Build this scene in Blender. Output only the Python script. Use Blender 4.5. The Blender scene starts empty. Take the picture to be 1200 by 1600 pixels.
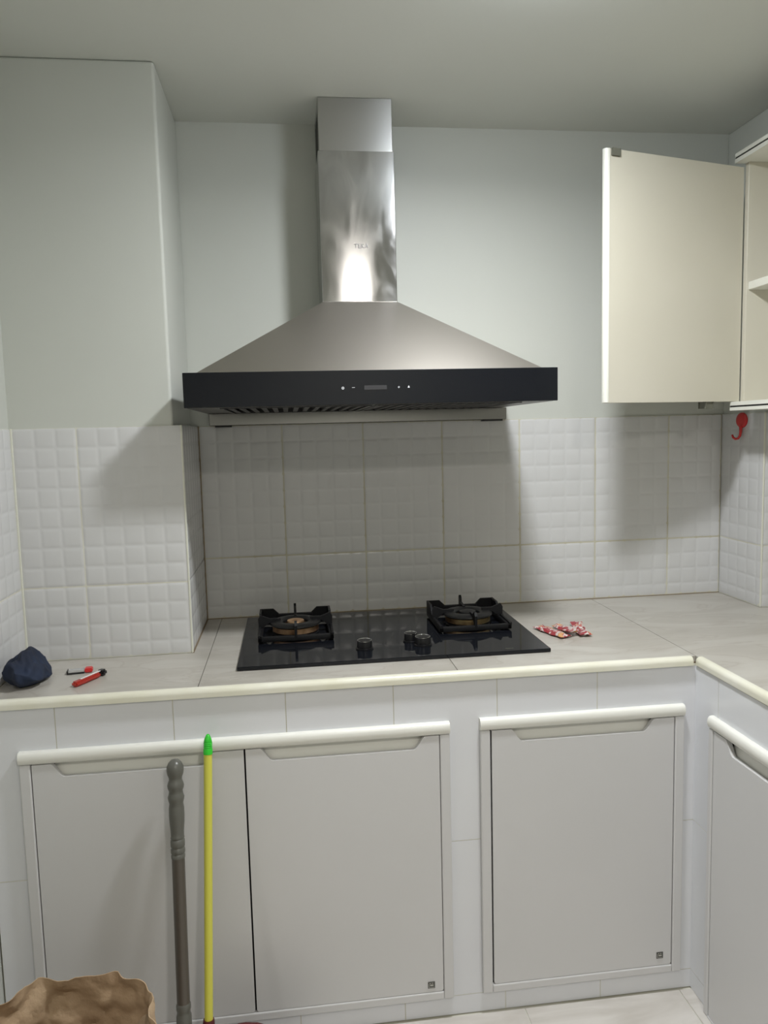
import bpy, bmesh, math, random
from mathutils import Vector, Matrix, noise
PI = math.pi
Z0 = 0.855                      # worktop height above the floor; coordinates below are measured from the worktop
scn = bpy.context.scene
COL = scn.collection

# ---------------------------------------------------------------- camera
cam_d = bpy.data.cameras.new('camera')
cam_d.sensor_fit = 'VERTICAL'; cam_d.sensor_height = 36; cam_d.sensor_width = 27
cam_d.lens = 1198.43 * 36 / 1600
cam_d.clip_start = 0.02
cam = bpy.data.objects.new('camera', cam_d); COL.objects.link(cam)
cam.location = (0.2632, -2.3525, 0.558 + Z0)
cam.rotation_euler = (math.radians(84.0293), math.radians(1.4340), math.radians(-7.1431))
scn.camera = cam
# ---------------------------------------------------------------- world, exposure
w = bpy.data.worlds.new('world'); scn.world = w; w.use_nodes = True
w.node_tree.nodes['Background'].inputs[0].default_value = (0.75, 0.8, 0.85, 1)
w.node_tree.nodes['Background'].inputs[1].default_value = 0.15
scn.view_settings.view_transform = 'Standard'; scn.view_settings.look = 'None'
scn.view_settings.gamma = 1; scn.view_settings.use_curve_mapping = False
scn.view_settings.exposure = -0.08
# downlights of the kitchen: (x, y, radius, watts, diffuser glow, colour)
LAMPS = [(0.78, -0.96, 0.075, 13.4, 150.0, (0.985, 0.985, 0.975)),
         (0.72, -2.85, 0.085, 18.0, 20.0, (1.0, 0.94, 0.86)),
         (-1.45, -2.05, 0.085, 7.5, 12.0, (1.0, 0.96, 0.92))]
SPREAD = 168

# ---------------------------------------------------------------- materials
def mat(name, col, rough=0.5, metal=0.0, **kw):
    m = bpy.data.materials.new(name); m.use_nodes = True
    nt = m.node_tree; b = nt.nodes['Principled BSDF']
    b.inputs['Base Color'].default_value = (*col, 1)
    b.inputs['Roughness'].default_value = rough
    b.inputs['Metallic'].default_value = metal
    for k, v in kw.items():
        k = {'coat': 'Coat Weight', 'trans': 'Transmission Weight', 'spec': 'Specular IOR Level', 'aniso': 'Anisotropic',
             'aniso_rot': 'Anisotropic Rotation', 'alpha': 'Alpha', 'sheen': 'Sheen Weight', 'coat_rough': 'Coat Roughness'}[k]
        b.inputs[k].default_value = v
    return m
def nd(m, t, **kw):
    n = m.node_tree.nodes.new(t)
    for k, v in kw.items():
        if k in n.inputs: n.inputs[k].default_value = v
        else: setattr(n, k, v)
    return n
def lk(m, a, b): m.node_tree.links.new(a, b)
def bsdf(m): return m.node_tree.nodes['Principled BSDF']
def coords(m, scale=(1, 1, 1), kind='Object'):
    tc = nd(m, 'ShaderNodeTexCoord'); mp = nd(m, 'ShaderNodeMapping')
    mp.inputs['Scale'].default_value = scale
    lk(m, tc.outputs[kind], mp.inputs['Vector']); return mp.outputs['Vector']
def vary(m, c1, c2, scale=4.0, lo=0.35, hi=0.65, stretch=(1, 1, 1), detail=4, dist=0.0):
    v = coords(m, stretch)
    n = nd(m, 'ShaderNodeTexNoise'); n.inputs['Scale'].default_value = scale; n.inputs['Detail'].default_value = detail
    n.inputs['Distortion'].default_value = dist
    lk(m, v, n.inputs['Vector'])
    r = nd(m, 'ShaderNodeValToRGB')
    r.color_ramp.elements[0].position = lo; r.color_ramp.elements[0].color = (*c1, 1)
    r.color_ramp.elements[1].position = hi; r.color_ramp.elements[1].color = (*c2, 1)
    lk(m, n.outputs['Fac'], r.inputs['Fac']); lk(m, r.outputs['Color'], bsdf(m).inputs['Base Color'])
    return n
def bump(m, scale=60, strength=0.1, dist=0.001, stretch=(1, 1, 1), detail=3):
    v = coords(m, stretch)
    n = nd(m, 'ShaderNodeTexNoise'); n.inputs['Scale'].default_value = scale; n.inputs['Detail'].default_value = detail
    lk(m, v, n.inputs['Vector'])
    b = nd(m, 'ShaderNodeBump'); b.inputs['Strength'].default_value = strength; b.inputs['Distance'].default_value = dist
    lk(m, n.outputs['Fac'], b.inputs['Height']); lk(m, b.outputs['Normal'], bsdf(m).inputs['Normal'])
    return n

M = {}
M['paint'] = mat('wall_paint', (.57, .585, .545), .55); vary(M['paint'], (.558, .574, .532), (.582, .598, .556), 1.6); bump(M['paint'], 35, .12, .002)
M['ceil'] = mat('ceiling_paint', (.66, .68, .64), .6); bump(M['ceil'], 20, .1, .002)
M['tile'] = mat('white_glazed_tile', (.68, .69, .69), .22); vary(M['tile'], (.62, .622, .622), (.65, .652, .652), 3)
M['ftile'] = mat('front_tile', (.76, .775, .81), .16); vary(M['ftile'], (.745, .76, .80), (.775, .79, .82), 2.2)
M['grout'] = mat('cream_grout', (.62, .61, .49), .7); vary(M['grout'], (.56, .545, .45), (.72, .715, .64), 5)
M['wgrout'] = mat('yellowed_grout', (.60, .58, .43), .7); vary(M['wgrout'], (.46, .43, .32), (.64, .63, .53), 4)
M['bead'] = mat('pale_corner_bead', (.70, .70, .61), .5)
M['dgrout'] = mat('dirty_grout', (.22, .17, .11), .8)
M['cab'] = mat('white_cabinet_plastic', (.655, .655, .66), .3); vary(M['cab'], (.645, .645, .65), (.665, .665, .672), 2)
M['cabtop'] = mat('white_cabinet_rail', (.82, .82, .77), .28)
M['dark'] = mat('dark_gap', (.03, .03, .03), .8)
M['cream'] = mat('cream_laminate', (.62, .59, .495), .32); vary(M['cream'], (.605, .575, .48), (.635, .605, .515), 1.8)
M['creamw'] = mat('cream_white_board', (.80, .80, .73), .35)
M['black'] = mat('black_rubber', (.01, .01, .01), .5)
M['trim'] = mat('cream_edge_trim', (.80, .78, .63), .3); vary(M['trim'], (.72, .705, .57), (.80, .79, .70), 6)

m = M['stone'] = mat('marbled_beige_tile', (.62, .58, .52), .28)
v = coords(m, (1, 2.2, 1)); n1 = nd(m, 'ShaderNodeTexNoise'); n1.inputs['Scale'].default_value = 3.0; n1.inputs['Detail'].default_value = 8; n1.inputs['Distortion'].default_value = 1.6
rt = nd(m, 'ShaderNodeMapping'); rt.inputs['Rotation'].default_value = (0, 0, .5); lk(m, v, rt.inputs['Vector']); lk(m, rt.outputs['Vector'], n1.inputs['Vector'])
r = nd(m, 'ShaderNodeValToRGB'); e = r.color_ramp.elements
e[0].position = .30; e[0].color = (.40, .375, .33, 1); e[1].position = .66; e[1].color = (.51, .49, .445, 1)
x_ = e.new(.48); x_.color = (.465, .44, .395, 1); x_ = e.new(.505); x_.color = (.415, .385, .34, 1); x_ = e.new(.53); x_.color = (.475, .45, .405, 1)
lk(m, n1.outputs['Fac'], r.inputs['Fac']); lk(m, r.outputs['Color'], bsdf(m).inputs['Base Color'])
M['floor'] = mat('floor_tile', (.62, .59, .55), .3); vary(M['floor'], (.56, .53, .49), (.68, .655, .62), 3.5, .4, .6, (1, 2, 1), 8, 1.5)

def steel(name, col, rough, rot=0.0, smudge=True, aniso=.75):
    m = mat(name, col, rough, 1.0, aniso=aniso, aniso_rot=rot)
    tg = nd(m, 'ShaderNodeCombineXYZ'); tg.inputs['Z'].default_value = 1; tg.inputs['X'].default_value = .001; lk(m, tg.outputs['Vector'], bsdf(m).inputs['Tangent'])
    if smudge:
        v = coords(m, (1.6, 1.6, .7))
        n = nd(m, 'ShaderNodeTexNoise'); n.inputs['Scale'].default_value = 9; n.inputs['Detail'].default_value = 6; n.inputs['Distortion'].default_value = 1.2
        lk(m, v, n.inputs['Vector'])
        mr = nd(m, 'ShaderNodeMapRange'); mr.inputs['From Min'].default_value = .35; mr.inputs['From Max'].default_value = .7
        mr.inputs['To Min'].default_value = rough - .05; mr.inputs['To Max'].default_value = rough + .08
        lk(m, n.outputs['Fac'], mr.inputs['Value']); lk(m, mr.outputs['Result'], bsdf(m).inputs['Roughness'])
        r = nd(m, 'ShaderNodeValToRGB'); r.color_ramp.elements[0].position = .30; r.color_ramp.elements[1].position = .72
        r.color_ramp.elements[0].color = (*[c * .86 for c in col], 1); r.color_ramp.elements[1].color = (*[min(1, c * 1.1) for c in col], 1)
        lk(m, n.outputs['Fac'], r.inputs['Fac']); lk(m, r.outputs['Color'], bsdf(m).inputs['Base Color'])
    return m
M['steel'] = steel('smudged_stainless_steel', (.50, .50, .505), .13, 0, True, .92)
M['steel_up'] = steel('dull_stainless_steel', (.42, .42, .41), .30, 0, False)
M['steel_hood'] = steel('brushed_stainless_steel', (.52, .485, .445), .36, 0, False, .6); 
nn = bump(M['steel_hood'], 120, .10, .0006, (.04, 1, 1), 2)
M['steel_bar'] = mat('grey_steel_bar', (.27, .265, .26), .16, 1.0)
M['steel_dark'] = mat('dark_steel', (.16, .155, .15), .4, .9)  # darker steel for the hood's underside panel and the flue lettering
M['slat'] = mat('dark_filter_slat', (.055, .055, .055), .45, .2)
M['hglass'] = mat('black_glass', (.006, .007, .010), .12, 0, spec=.35)
M['hobglass'] = mat('black_hob_glass', (.007, .008, .011), .05, 0, spec=.32)
M['iron'] = mat('black_cast_iron', (.008, .008, .009), .45, 0, spec=.25); bump(M['iron'], 90, .2, .0008)
M['cap'] = mat('burner_black_enamel', (.010, .010, .010), .38, 0, spec=.3)
M['brass'] = mat('burner_brass', (.62, .42, .20), .33, 1.0); vary(M['brass'], (.55, .33, .17), (.90, .68, .36), 30)
M['brass_old'] = mat('heat_stained_brass', (.36, .22, .14), .45, .9); vary(M['brass_old'], (.36, .20, .12), (.75, .50, .30), 35)
M['chrome'] = mat('chrome', (.8, .8, .8), .12, 1.0)
M['knob'] = mat('knob_black', (.008, .008, .009), .3, 0, spec=.3)
M['icon'] = mat('printed_icon_white', (.75, .77, .8), .4)
M['display'] = mat('display_window', (.04, .04, .045), .15)
M['red'] = mat('red_plastic', (.62, .03, .03), .3)
M['redt'] = mat('translucent_red_plastic', (.55, .05, .035), .2, 0, trans=.25)
M['white_p'] = mat('white_plastic', (.8, .8, .78), .35)
M['clear'] = mat('clear_plastic', (.75, .75, .74), .15, 0, trans=.5)
M['blackp'] = mat('black_plastic', (.012, .012, .014), .3)
M['navy'] = mat('navy_cloth', (.010, .018, .042), .8); vary(M['navy'], (.007, .012, .030), (.013, .024, .056), 20); 
M['grey_p'] = mat('grey_plastic', (.12, .12, .105), .32)
M['tube'] = mat('grey_metal_tube', (.12, .105, .09), .3, .35)
M['yellow'] = mat('yellow_plastic_coat', (.64, .62, .09), .38)
M['green'] = mat('green_plastic', (.03, .55, .03), .3)
M['maroon'] = mat('maroon_plastic', (.09, .012, .015), .4)
M['bristle'] = mat('grey_bristles', (.10, .09, .085), .8)
M['mopstr'] = mat('white_mop_strands', (.6, .58, .54), .9)
m = M['kraft'] = mat('kraft_paper', (.40, .25, .13), .7); vary(m, (.37, .25, .15), (.48, .35, .225), 6); bump(m, 22, .8, .010, (1, 1, 1), 4)
M['badge'] = mat('badge_dark', (.10, .10, .09), .45, .3)
M['badge_l'] = mat('badge_light', (.5, .5, .46), .4, .3)
M['catch'] = mat('grey_catch', (.14, .14, .11), .5)
m = M['wrap'] = mat('red_white_sachet', (.6, .06, .06), .3)
vv = coords(m, (1, 1, 1)); nz = nd(m, 'ShaderNodeTexNoise'); nz.inputs['Scale'].default_value = 60; nz.inputs['Detail'].default_value = 1; lk(m, vv, nz.inputs['Vector'])
r = nd(m, 'ShaderNodeValToRGB'); r.color_ramp.interpolation = 'CONSTANT'; e = r.color_ramp.elements
e[0].position = 0; e[0].color = (.34, .045, .055, 1); e[1].position = .49; e[1].color = (.60, .54, .51, 1); x_ = e.new(.60); x_.color = (.50, .07, .07, 1); x_ = e.new(.66); x_.color = (.62, .36, .16, 1)
lk(m, nz.outputs['Fac'], r.inputs['Fac']); lk(m, r.outputs['Color'], bsdf(m).inputs['Base Color'])
def emis(name, col, s):
    m = mat(name, (.9, .9, .9), .4); b = bsdf(m)
    b.inputs['Emission Color'].default_value = (*col, 1); b.inputs['Emission Strength'].default_value = s; return m

# ---------------------------------------------------------------- mesh helpers
class MB:
    def __init__(s): s.bm = bmesh.new(); s.smooth = False
    def box(s, x0, x1, y0, y1, z0, z1, bev=0, seg=2):
        r = bmesh.ops.create_cube(s.bm, size=1)
        vs = r['verts']
        bmesh.ops.scale(s.bm, vec=(x1 - x0, y1 - y0, z1 - z0), verts=vs)
        bmesh.ops.translate(s.bm, vec=((x0 + x1) / 2, (y0 + y1) / 2, (z0 + z1) / 2), verts=vs)
        if bev:
            es = list({e for v in vs for e in v.link_edges})
            bmesh.ops.bevel(s.bm, geom=es, offset=bev, segments=seg, affect='EDGES', profile=.5)
        return s
    def prism(s, pts, axis, a, b):
        """extrude polygon pts (2-D, in the two other axes in x,y,z order) from a to b along axis"""
        def mk(p, t):
            c = list(p); c.insert(axis, t); return s.bm.verts.new(c)
        A = [mk(p, a) for p in pts]; B = [mk(p, b) for p in pts]
        n = len(pts)
        s.bm.faces.new(A); s.bm.faces.new(B[::-1])
        for i in range(n): s.bm.faces.new((A[i], B[i], B[(i + 1) % n], A[(i + 1) % n]))
        return s
    def lathe(s, p0, d, prof, seg=28, cap=True):
        """profile [(distance along d, radius)] revolved about the axis through p0"""
        d = Vector(d).normalized(); p0 = Vector(p0)
        u = d.orthogonal().normalized(); v = d.cross(u)
        rings = []
        for t, r in prof:
            rings.append([s.bm.verts.new(p0 + d * t + (u * math.cos(a) + v * math.sin(a)) * max(r, 1e-5)) for a in [2 * PI * i / seg for i in range(seg)]])
        for A, B in zip(rings, rings[1:]):
            for i in range(seg): s.bm.faces.new((A[i], A[(i + 1) % seg], B[(i + 1) % seg], B[i]))
        if cap:
            s.bm.faces.new(rings[0][::-1]); s.bm.faces.new(rings[-1])
        return s
    def tube(s, pts, r, seg=10):
        pts = [Vector(p) for p in pts]; rings = []
        rr = r if isinstance(r, (list, tuple)) else [r] * len(pts)
        n0 = None
        for i, p in enumerate(pts):
            t = (pts[min(i + 1, len(pts) - 1)] - pts[max(i - 1, 0)]).normalized()
            if n0 is None: n0 = t.orthogonal().normalized()
            n0 = (n0 - t * n0.dot(t)).normalized(); b = t.cross(n0)
            rings.append([s.bm.verts.new(p + (n0 * math.cos(a) + b * math.sin(a)) * rr[i]) for a in [2 * PI * k / seg for k in range(seg)]])
        for A, B in zip(rings, rings[1:]):
            for i in range(seg): s.bm.faces.new((A[i], A[(i + 1) % seg], B[(i + 1) % seg], B[i]))
        s.bm.faces.new(rings[0][::-1]); s.bm.faces.new(rings[-1]); return s
    def grid(s, nu, nv, f, close_u=False):
        V = [[s.bm.verts.new(f(i, j)) for j in range(nv)] for i in range(nu)]
        for i in range(nu if close_u else nu - 1):
            for j in range(nv - 1):
                k = (i + 1) % nu
                s.bm.faces.new((V[i][j], V[k][j], V[k][j + 1], V[i][j + 1]))
        return V
    def mesh(s, name, material, off=(0, 0, 0), smooth=None):
        bmesh.ops.recalc_face_normals(s.bm, faces=s.bm.faces)
        bmesh.ops.translate(s.bm, vec=-Vector(off), verts=s.bm.verts)
        me = bpy.data.meshes.new(name); s.bm.to_mesh(me); s.bm.free()
        me.materials.append(material)
        if smooth:
            for p in me.polygons: p.use_smooth = True
            me.set_sharp_from_angle(angle=math.radians(smooth))
        return me
BASE = {}
def props(o, label=None, cat=None, group=None, kind=None):
    for k, v in (('label', label), ('category', cat), ('group', group), ('kind', kind)):
        if v: o[k] = v
    return o
def top(name, base, label=None, cat=None, group=None, kind=None):
    o = bpy.data.objects.new(name, None); o.empty_display_size = .05; COL.objects.link(o)
    o.location = Vector(base) + Vector((0, 0, Z0)); BASE[o] = Vector(base)
    return props(o, label, cat, group, kind)
def solo(name, mb, material, base=(0, 0, 0), label=None, cat=None, group=None, kind=None, smooth=None):
    o = bpy.data.objects.new(name, mb.mesh(name, material, base, smooth)); COL.objects.link(o)
    o.location = Vector(base) + Vector((0, 0, Z0)); BASE[o] = Vector(base)
    return props(o, label, cat, group, kind)
def part(name, mb, material, parent, label=None, smooth=None, kind=None):
    b = BASE[parent]
    o = bpy.data.objects.new(name, mb.mesh(name, material, b, smooth)); COL.objects.link(o)
    o.parent = parent; BASE[o] = b
    return props(o, label, None, None, kind)
def part_me(name, me, parent, loc, rot=(0, 0, 0)):
    o = bpy.data.objects.new(name, me); COL.objects.link(o); o.parent = parent
    o.location = Vector(loc) - BASE[parent]; o.rotation_euler = rot; return o
def text_mesh(txt, size, depth=.0003):
    cu = bpy.data.curves.new('lettering', 'FONT'); cu.body = txt; cu.size = size; cu.extrude = depth; cu.align_x = 'CENTER'; cu.align_y = 'CENTER'; cu.offset = size * .012
    o = bpy.data.objects.new('lettering', cu); COL.objects.link(o)
    dg = bpy.context.evaluated_depsgraph_get()
    me = bpy.data.meshes.new_from_object(o.evaluated_get(dg)); bpy.data.objects.remove(o)
    return me

# ---------------------------------------------------------------- tiles
ROT = {'-y': (PI / 2, 0, 0), '+x': (PI / 2, 0, PI / 2), '-x': (PI / 2, 0, -PI / 2)}
_tc = {}
def pad_tile_mesh(wd, ht, ou, ov, material, D=.0011):
    """glazed tile with soft square pads; ou, ov = distance from the pad pattern's origin to the tile's lower left corner"""
    key = (round(wd, 4), round(ht, 4), round(ou, 3), round(ov, 3), material.name)
    if key in _tc: return _tc[key]
    P = .05; G = .0010; T = .006
    fr = [0, .05, .10, .18, .5, .82, .90, .95]
    def lines(L, o):
        s = {G, L - G}
        k = math.floor(o / P)
        while k * P - o < L:
            for f in fr:
                t = (k + f) * P - o
                if G + .002 < t < L - G - .002: s.add(t)
            k += 1
        return sorted(s)
    U, V = lines(wd, ou), lines(ht, ov)
    def h(t, o):
        a = ((t + o) / P) % 1.0; a = min(a, 1 - a)
        q = min(1, a / .17); return q * q * (3 - 2 * q)
    mb = MB()
    def f(i, j):
        u, v = U[i], V[j]
        w_ = T - D + D * h(u, ou) * h(v, ov)
        if i in (0, len(U) - 1) or j in (0, len(V) - 1): w_ = T - D - .0006
        return (u, v, w_)
    g = mb.grid(len(U), len(V), f)
    ring = [g[i][0] for i in range(len(U))] + [g[-1][j] for j in range(1, len(V))] + [g[i][-1] for i in range(len(U) - 2, -1, -1)] + [g[0][j] for j in range(len(V) - 2, 0, -1)]
    low = [mb.bm.verts.new((q.co.x, q.co.y, 0)) for q in ring]
    for i in range(len(ring)):
        k = (i + 1) % len(ring); mb.bm.faces.new((ring[k], ring[i], low[i], low[k]))
    me = mb.mesh('tile', material, smooth=50); _tc[key] = me; return me
def pad_tile(parent, face, origin, u0, u1, v0, v1, pu, pv):
    """origin = world point of u=0,v=0 on the substrate; pu,pv = where a pad line passes"""
    me = pad_tile_mesh(u1 - u0, v1 - v0, (u0 - pu) % .05, (v0 - pv) % .05, M['tile'])
    R = Matrix.Identity(3)
    ud = {'-y': Vector((1, 0, 0)), '+x': Vector((0, 1, 0)), '-x': Vector((0, -1, 0))}[face]
    return part_me('tile', me, parent, Vector(origin) + ud * u0 + Vector((0, 0, v0)), ROT[face])

# ================================================================= SETTING
ZC, ZT, ZM = 1.458, .588, .188
FZ = -Z0
XR, XL, CD, PY = 1.665, -.410, .363, .227
T = .006
def st(name, mb, material, base=(0, 0, 0), smooth=None): return solo(name, mb, material, base, kind='structure', smooth=smooth)
RX = 1.93                                             # side wall beyond the pillar
wb = st('wall_back', MB().box(-.6, RX + .15, T, .15, FZ, ZC), M['paint'], (0, T, FZ))
wc = st('wall_column', MB().box(-.6, -.022, -CD + T, T, FZ, ZC, .008, 6), M['paint'], (-.2, -CD + T, FZ))
wl = st('wall_left', MB().box(-.56, XL - T, -1.15, -CD + T, FZ, ZC), M['paint'], (XL - T, -1.15, FZ))
wr = st('wall_right', MB().box(XR + T, RX + .15, -PY + T, T, FZ, ZC, .004, 4), M['paint'], (XR + T, -PY, FZ))
ws = st('wall_side', MB().box(RX, RX + .15, -3.6, -PY + T, FZ, ZC), M['paint'], (RX, -1, FZ))
st('wall_rear', MB().box(-2.3, RX + .15, -3.75, -3.6, FZ, ZC), M['paint'], (0, -3.6, FZ))
st('wall_annex', MB().box(-2.45, -2.3, -3.75, -1.0, FZ, ZC), M['paint'], (-2.3, -2, FZ))
st('wall_return', MB().box(-2.45, -.56, -1.15, -1.0, FZ, ZC), M['paint'], (-1.5, -1.15, FZ))
st('ceiling', MB().box(-2.45, RX + .15, -3.75, .15, ZC, ZC + .12), M['ceil'], (0, 0, ZC))
# thin settled joints where the ceiling meets the walls
# floor: slab with separate tiles
fl = st('floor', MB().box(-2.45, RX + .15, -3.75, .15, FZ - .12, FZ - .003), M['grout'], (0, 0, FZ))
TW = .40
me = MB().box(.0012, TW - .0012, .0012, TW - .0012, -.012, 0, .001, 1).mesh('tile', M['floor'])
x = .787 - 8 * TW
while x < RX:
    y = -.66
    while y > -3.7:
        x1 = x + TW
        part_me('tile', me, fl, (x, y - TW, FZ))
        y -= TW
    x += TW
BASE[fl] = BASE[fl]

# --- backsplash tiles
S = [0, .2465, .4925, .739, .987, 1.236, 1.4835, XR]
# backing bed (grout) just behind tile faces
part('grout_bed', MB().box(0, XR, .0013, T, 0, ZT - .001), M['wgrout'], wb)
for i in range(7):
    for (v0, v1) in ((0, ZM), (ZM, ZT)):
        pad_tile(wb, '-y', (0, T, 0), S[i], S[i + 1], v0, v1, S[i] if i < 6 else S[i], ZM)
part('grout_bed', MB().box(XL, 0, -CD + .0015, -CD + T, 0, ZT - .001), M['grout'], wc)
for (u0, u1) in ((XL, -.2565), (-.2565, 0)):
    for (v0, v1) in ((0, ZM), (ZM, ZT)):
        pad_tile(wc, '-y', (0, -CD + T, 0), u0, u1, v0, v1, -.0065 if u1 == 0 else -.2565, ZM)
# return of the column: a bed that brings the tiles out to x = 0
part('grout_bed', MB().box(-.022, -T - .001, -CD + T + .001, T, 0, ZT - .0005, .001, 1), M['tile'], wc)
for (v0, v1) in ((0, ZM), (ZM, ZT)):
    pad_tile(wc, '+x', (-T, 0, 0), -CD + .004, -.001, v0, v1, -CD, ZM)
part('corner_bead', MB().box(-.0045, .0005, -CD - .0005, -CD + .0045, 0, ZT, .0018, 3), M['bead'], wc, 'cream grouted corner edge')
part('grout_bed', MB().box(XL - T, XL - .0015, -1.15, -CD, 0, ZT - .001), M['grout'], wl)
for k in range(3):
    for (v0, v1) in ((0, ZM), (ZM, ZT)):
        pad_tile(wl, '+x', (XL - T, 0, 0), -CD - .25 * (k + 1), -CD - .25 * k, v0, v1, -CD, ZM)
part('corner_joint', MB().box(XL - .002, XL + .003, -CD - .003, -CD + .002, 0, ZT, .001, 1), M['bead'], wl)
part('grout_bed', MB().box(XR + .0015, XR + T, -PY + T, 0, 0, ZT - .001), M['grout'], wr)
part('grout_bed', MB().box(XR + T, RX, -PY + .0015, -PY + T, 0, ZT - .001), M['grout'], wr)
for (v0, v1) in ((0, ZM), (ZM, ZT)):
    pad_tile(wr, '-x', (XR + T, 0, 0), -.004, PY - .003, v0, v1, 0, ZM)
    pad_tile(wr, '-y', (0, -PY + T, 0), XR + .003, RX, v0, v1, XR, ZM)
part('corner_bead', MB().box(XR - .0005, XR + .0045, -PY - .0005, -PY + .0045, 0, ZT, .0018, 3), M['bead'], wr, 'cream grouted corner edge')
# dark settled joints (corner by the hood, along the worktop)
part('stained_joint', MB().box(-.0015, .0015, -.0022, .002, 0, ZT, 0), M['dgrout'], wb, 'rust brown stained corner joint')
part('stained_joint', MB().box(0, XR, -.0016, .002, -.001, .0020), M['dgrout'], wb, 'dark joint above the worktop')
part('stained_joint', MB().box(-.0015, .0018, -CD, 0, -.001, .0020), M['dgrout'], wc, 'dark joint above the worktop')

# ================================================================= COUNTER BASE (masonry faced with tiles)
F = -.655            # tile face of the long run
G = 1.220            # tile face of the short run
cabA = (-.343, .611, -.802, -.115)      # x0,x1,z0,z1 of the cabinet frames
cabB = (.683, 1.188, -.800, -.113)
cabC = (-2.05, -.738, FZ, -.115)        # y0,y1 on the short run
cb = top('counter_base', (.4, F, FZ), 'white tiled masonry counter base around the lower cabinets', 'counter')
def sub_rects(r, holes):
    out = [r]
    for h in holes:
        nxt = []
        for (a, b, c, d) in out:
            x0, x1, z0, z1 = max(a, h[0]), min(b, h[1]), max(c, h[2]), min(d, h[3])
            if x0 >= x1 or z0 >= z1: nxt.append((a, b, c, d)); continue
            if a < x0: nxt.append((a, x0, c, d))
            if x1 < b: nxt.append((x1, b, c, d))
            if c < z0: nxt.append((x0, x1, c, z0))
            if z1 < d: nxt.append((x0, x1, z1, d))
        out = nxt
    return out
H1 = [tuple(q + s for q, s in zip(cabA, (.008, -.008, .006, -.008))), tuple(q + s for q, s in zip(cabB, (.008, -.008, .006, -.008)))]
H2 = [(-2.04, -.746, FZ - 1, -.123)]
body = MB()
for (a, b, c, d) in sub_rects((XL - .003, G + .06, FZ, -.0188), H1): body.box(a, b, F + .0006, F + .06, c, d)
for (a, b, c, d) in sub_rects((-2.3, F + .0018, FZ, -.0188), H2): body.box(G + .0006, G + .06, a, b, c, d)
part('masonry_body', body, M['grout'], cb, 'cream grouted masonry')
gx = [XL - .003, -.264, -.0125, .236, .482, .727, .972, G + .0015]
gxt = [XL - .003, -.251, -.005, .243, .493, .741, .983, G + .0015]
def ftile(rects, axis):
    mb = MB(); n = 0
    for (a, b, c, d) in rects:
        if b - a < .003 or d - c < .003: continue
        n += 1
        if axis == 'x': mb.box(a, b, F - .0003, F + .003, c, d)
        else: mb.box(G - .0003, G + .003, a, b, c, d)
    if n: part('tile', mb, M['ftile'], cb)
g = .0011
for (z0, z1, xs) in ((-.412, -.021, gx), (-.806, -.412, gx), (FZ, -.806, gxt)):
    for a, b in zip(xs, xs[1:]):
        ftile(sub_rects((a + g, b - g, z0 + g, z1 - g), H1), 'x')
    ys = [F + .0015, -.756, -1.0, -1.25, -1.5, -1.75, -2.0, -2.25] if z0 > -.8 else [F + .0015, -.90, -1.15, -1.4, -1.65, -1.9, -2.15]
    for a, b in zip(ys, ys[1:]):
        ftile(sub_rects((b + g, a - g, z0 + g, z1 - g), H2), 'y')

# ================================================================= WORKTOP
wt = top('worktop', (.4, -.4, -.018), 'beige marbled tiled worktop running round the corner', 'worktop')
wtb = MB().box(XL - .003, G + .06, F + .006, 0, -.0180, -.0135).box(G + .012, RX - .001, -2.3, F + .006, -.0180, -.0135).box(G + .06, XR, F + .006, 0, -.0180, -.0135)
wtb.box(XR, RX - .001, F + .006, -PY, -.0180, -.0135)
part('mortar_bed', wtb, M['dgrout'], wt, 'dark joint bed')
def slab(rects, name='stone_tile'):
    mb = MB()
    for (a, b, c, d) in rects: mb.box(a, b, c, d, -.0135, 0)
    part(name, mb, M['stone'], wt)
j = .0008
slab([(XL, -j, F + .006, -CD - .0005), (0, .043 - j, F + .006, -.0005), (-j, 0, F + .006, -CD - .0005)])
slab([(.043 + j, .637 - j, F + .006, -.0005)])
slab([(.637 + j, 1.223 - j, F + .006, -.0005)])
slab([(1.223 + j, XR - .0005, -1.05 + j, -.0005), (XR - .0005, RX - .002, -1.05 + j, -PY - .0005)])
slab([(1.223 + .012, RX - .002, -1.65 + j, -1.05 - j)])
slab([(1.223 + .012, RX - .002, -2.3, -1.65 - j)])
# rounded cream edge trims
def qround(c0, c1, n=7, r=.012):   # profile: outward distance, z
    pts = [(0, .0022), ]
    for i in range(n + 1):
        a = PI / 2 * i / n
        pts.append((.004 + r * math.sin(a), .0022 - r + r * math.cos(a)))
    pts += [(.004 + r, -.0185), (0, -.0185)]
    return pts
pr = qround(0, 0)
mb = MB(); mb.prism([(F + .006 - o, z) for o, z in pr], 0, XL, G - .011)      # along x; (y,z)
part('edge_trim', mb, M['trim'], wt, 'cream rounded edge of the long run', 50)
mb = MB(); mb.prism([(G + .012 - o, z) for o, z in pr], 1, F - .007, -2.3)
part('edge_trim', mb, M['trim'], wt, 'cream rounded edge of the short run', 50)

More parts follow.
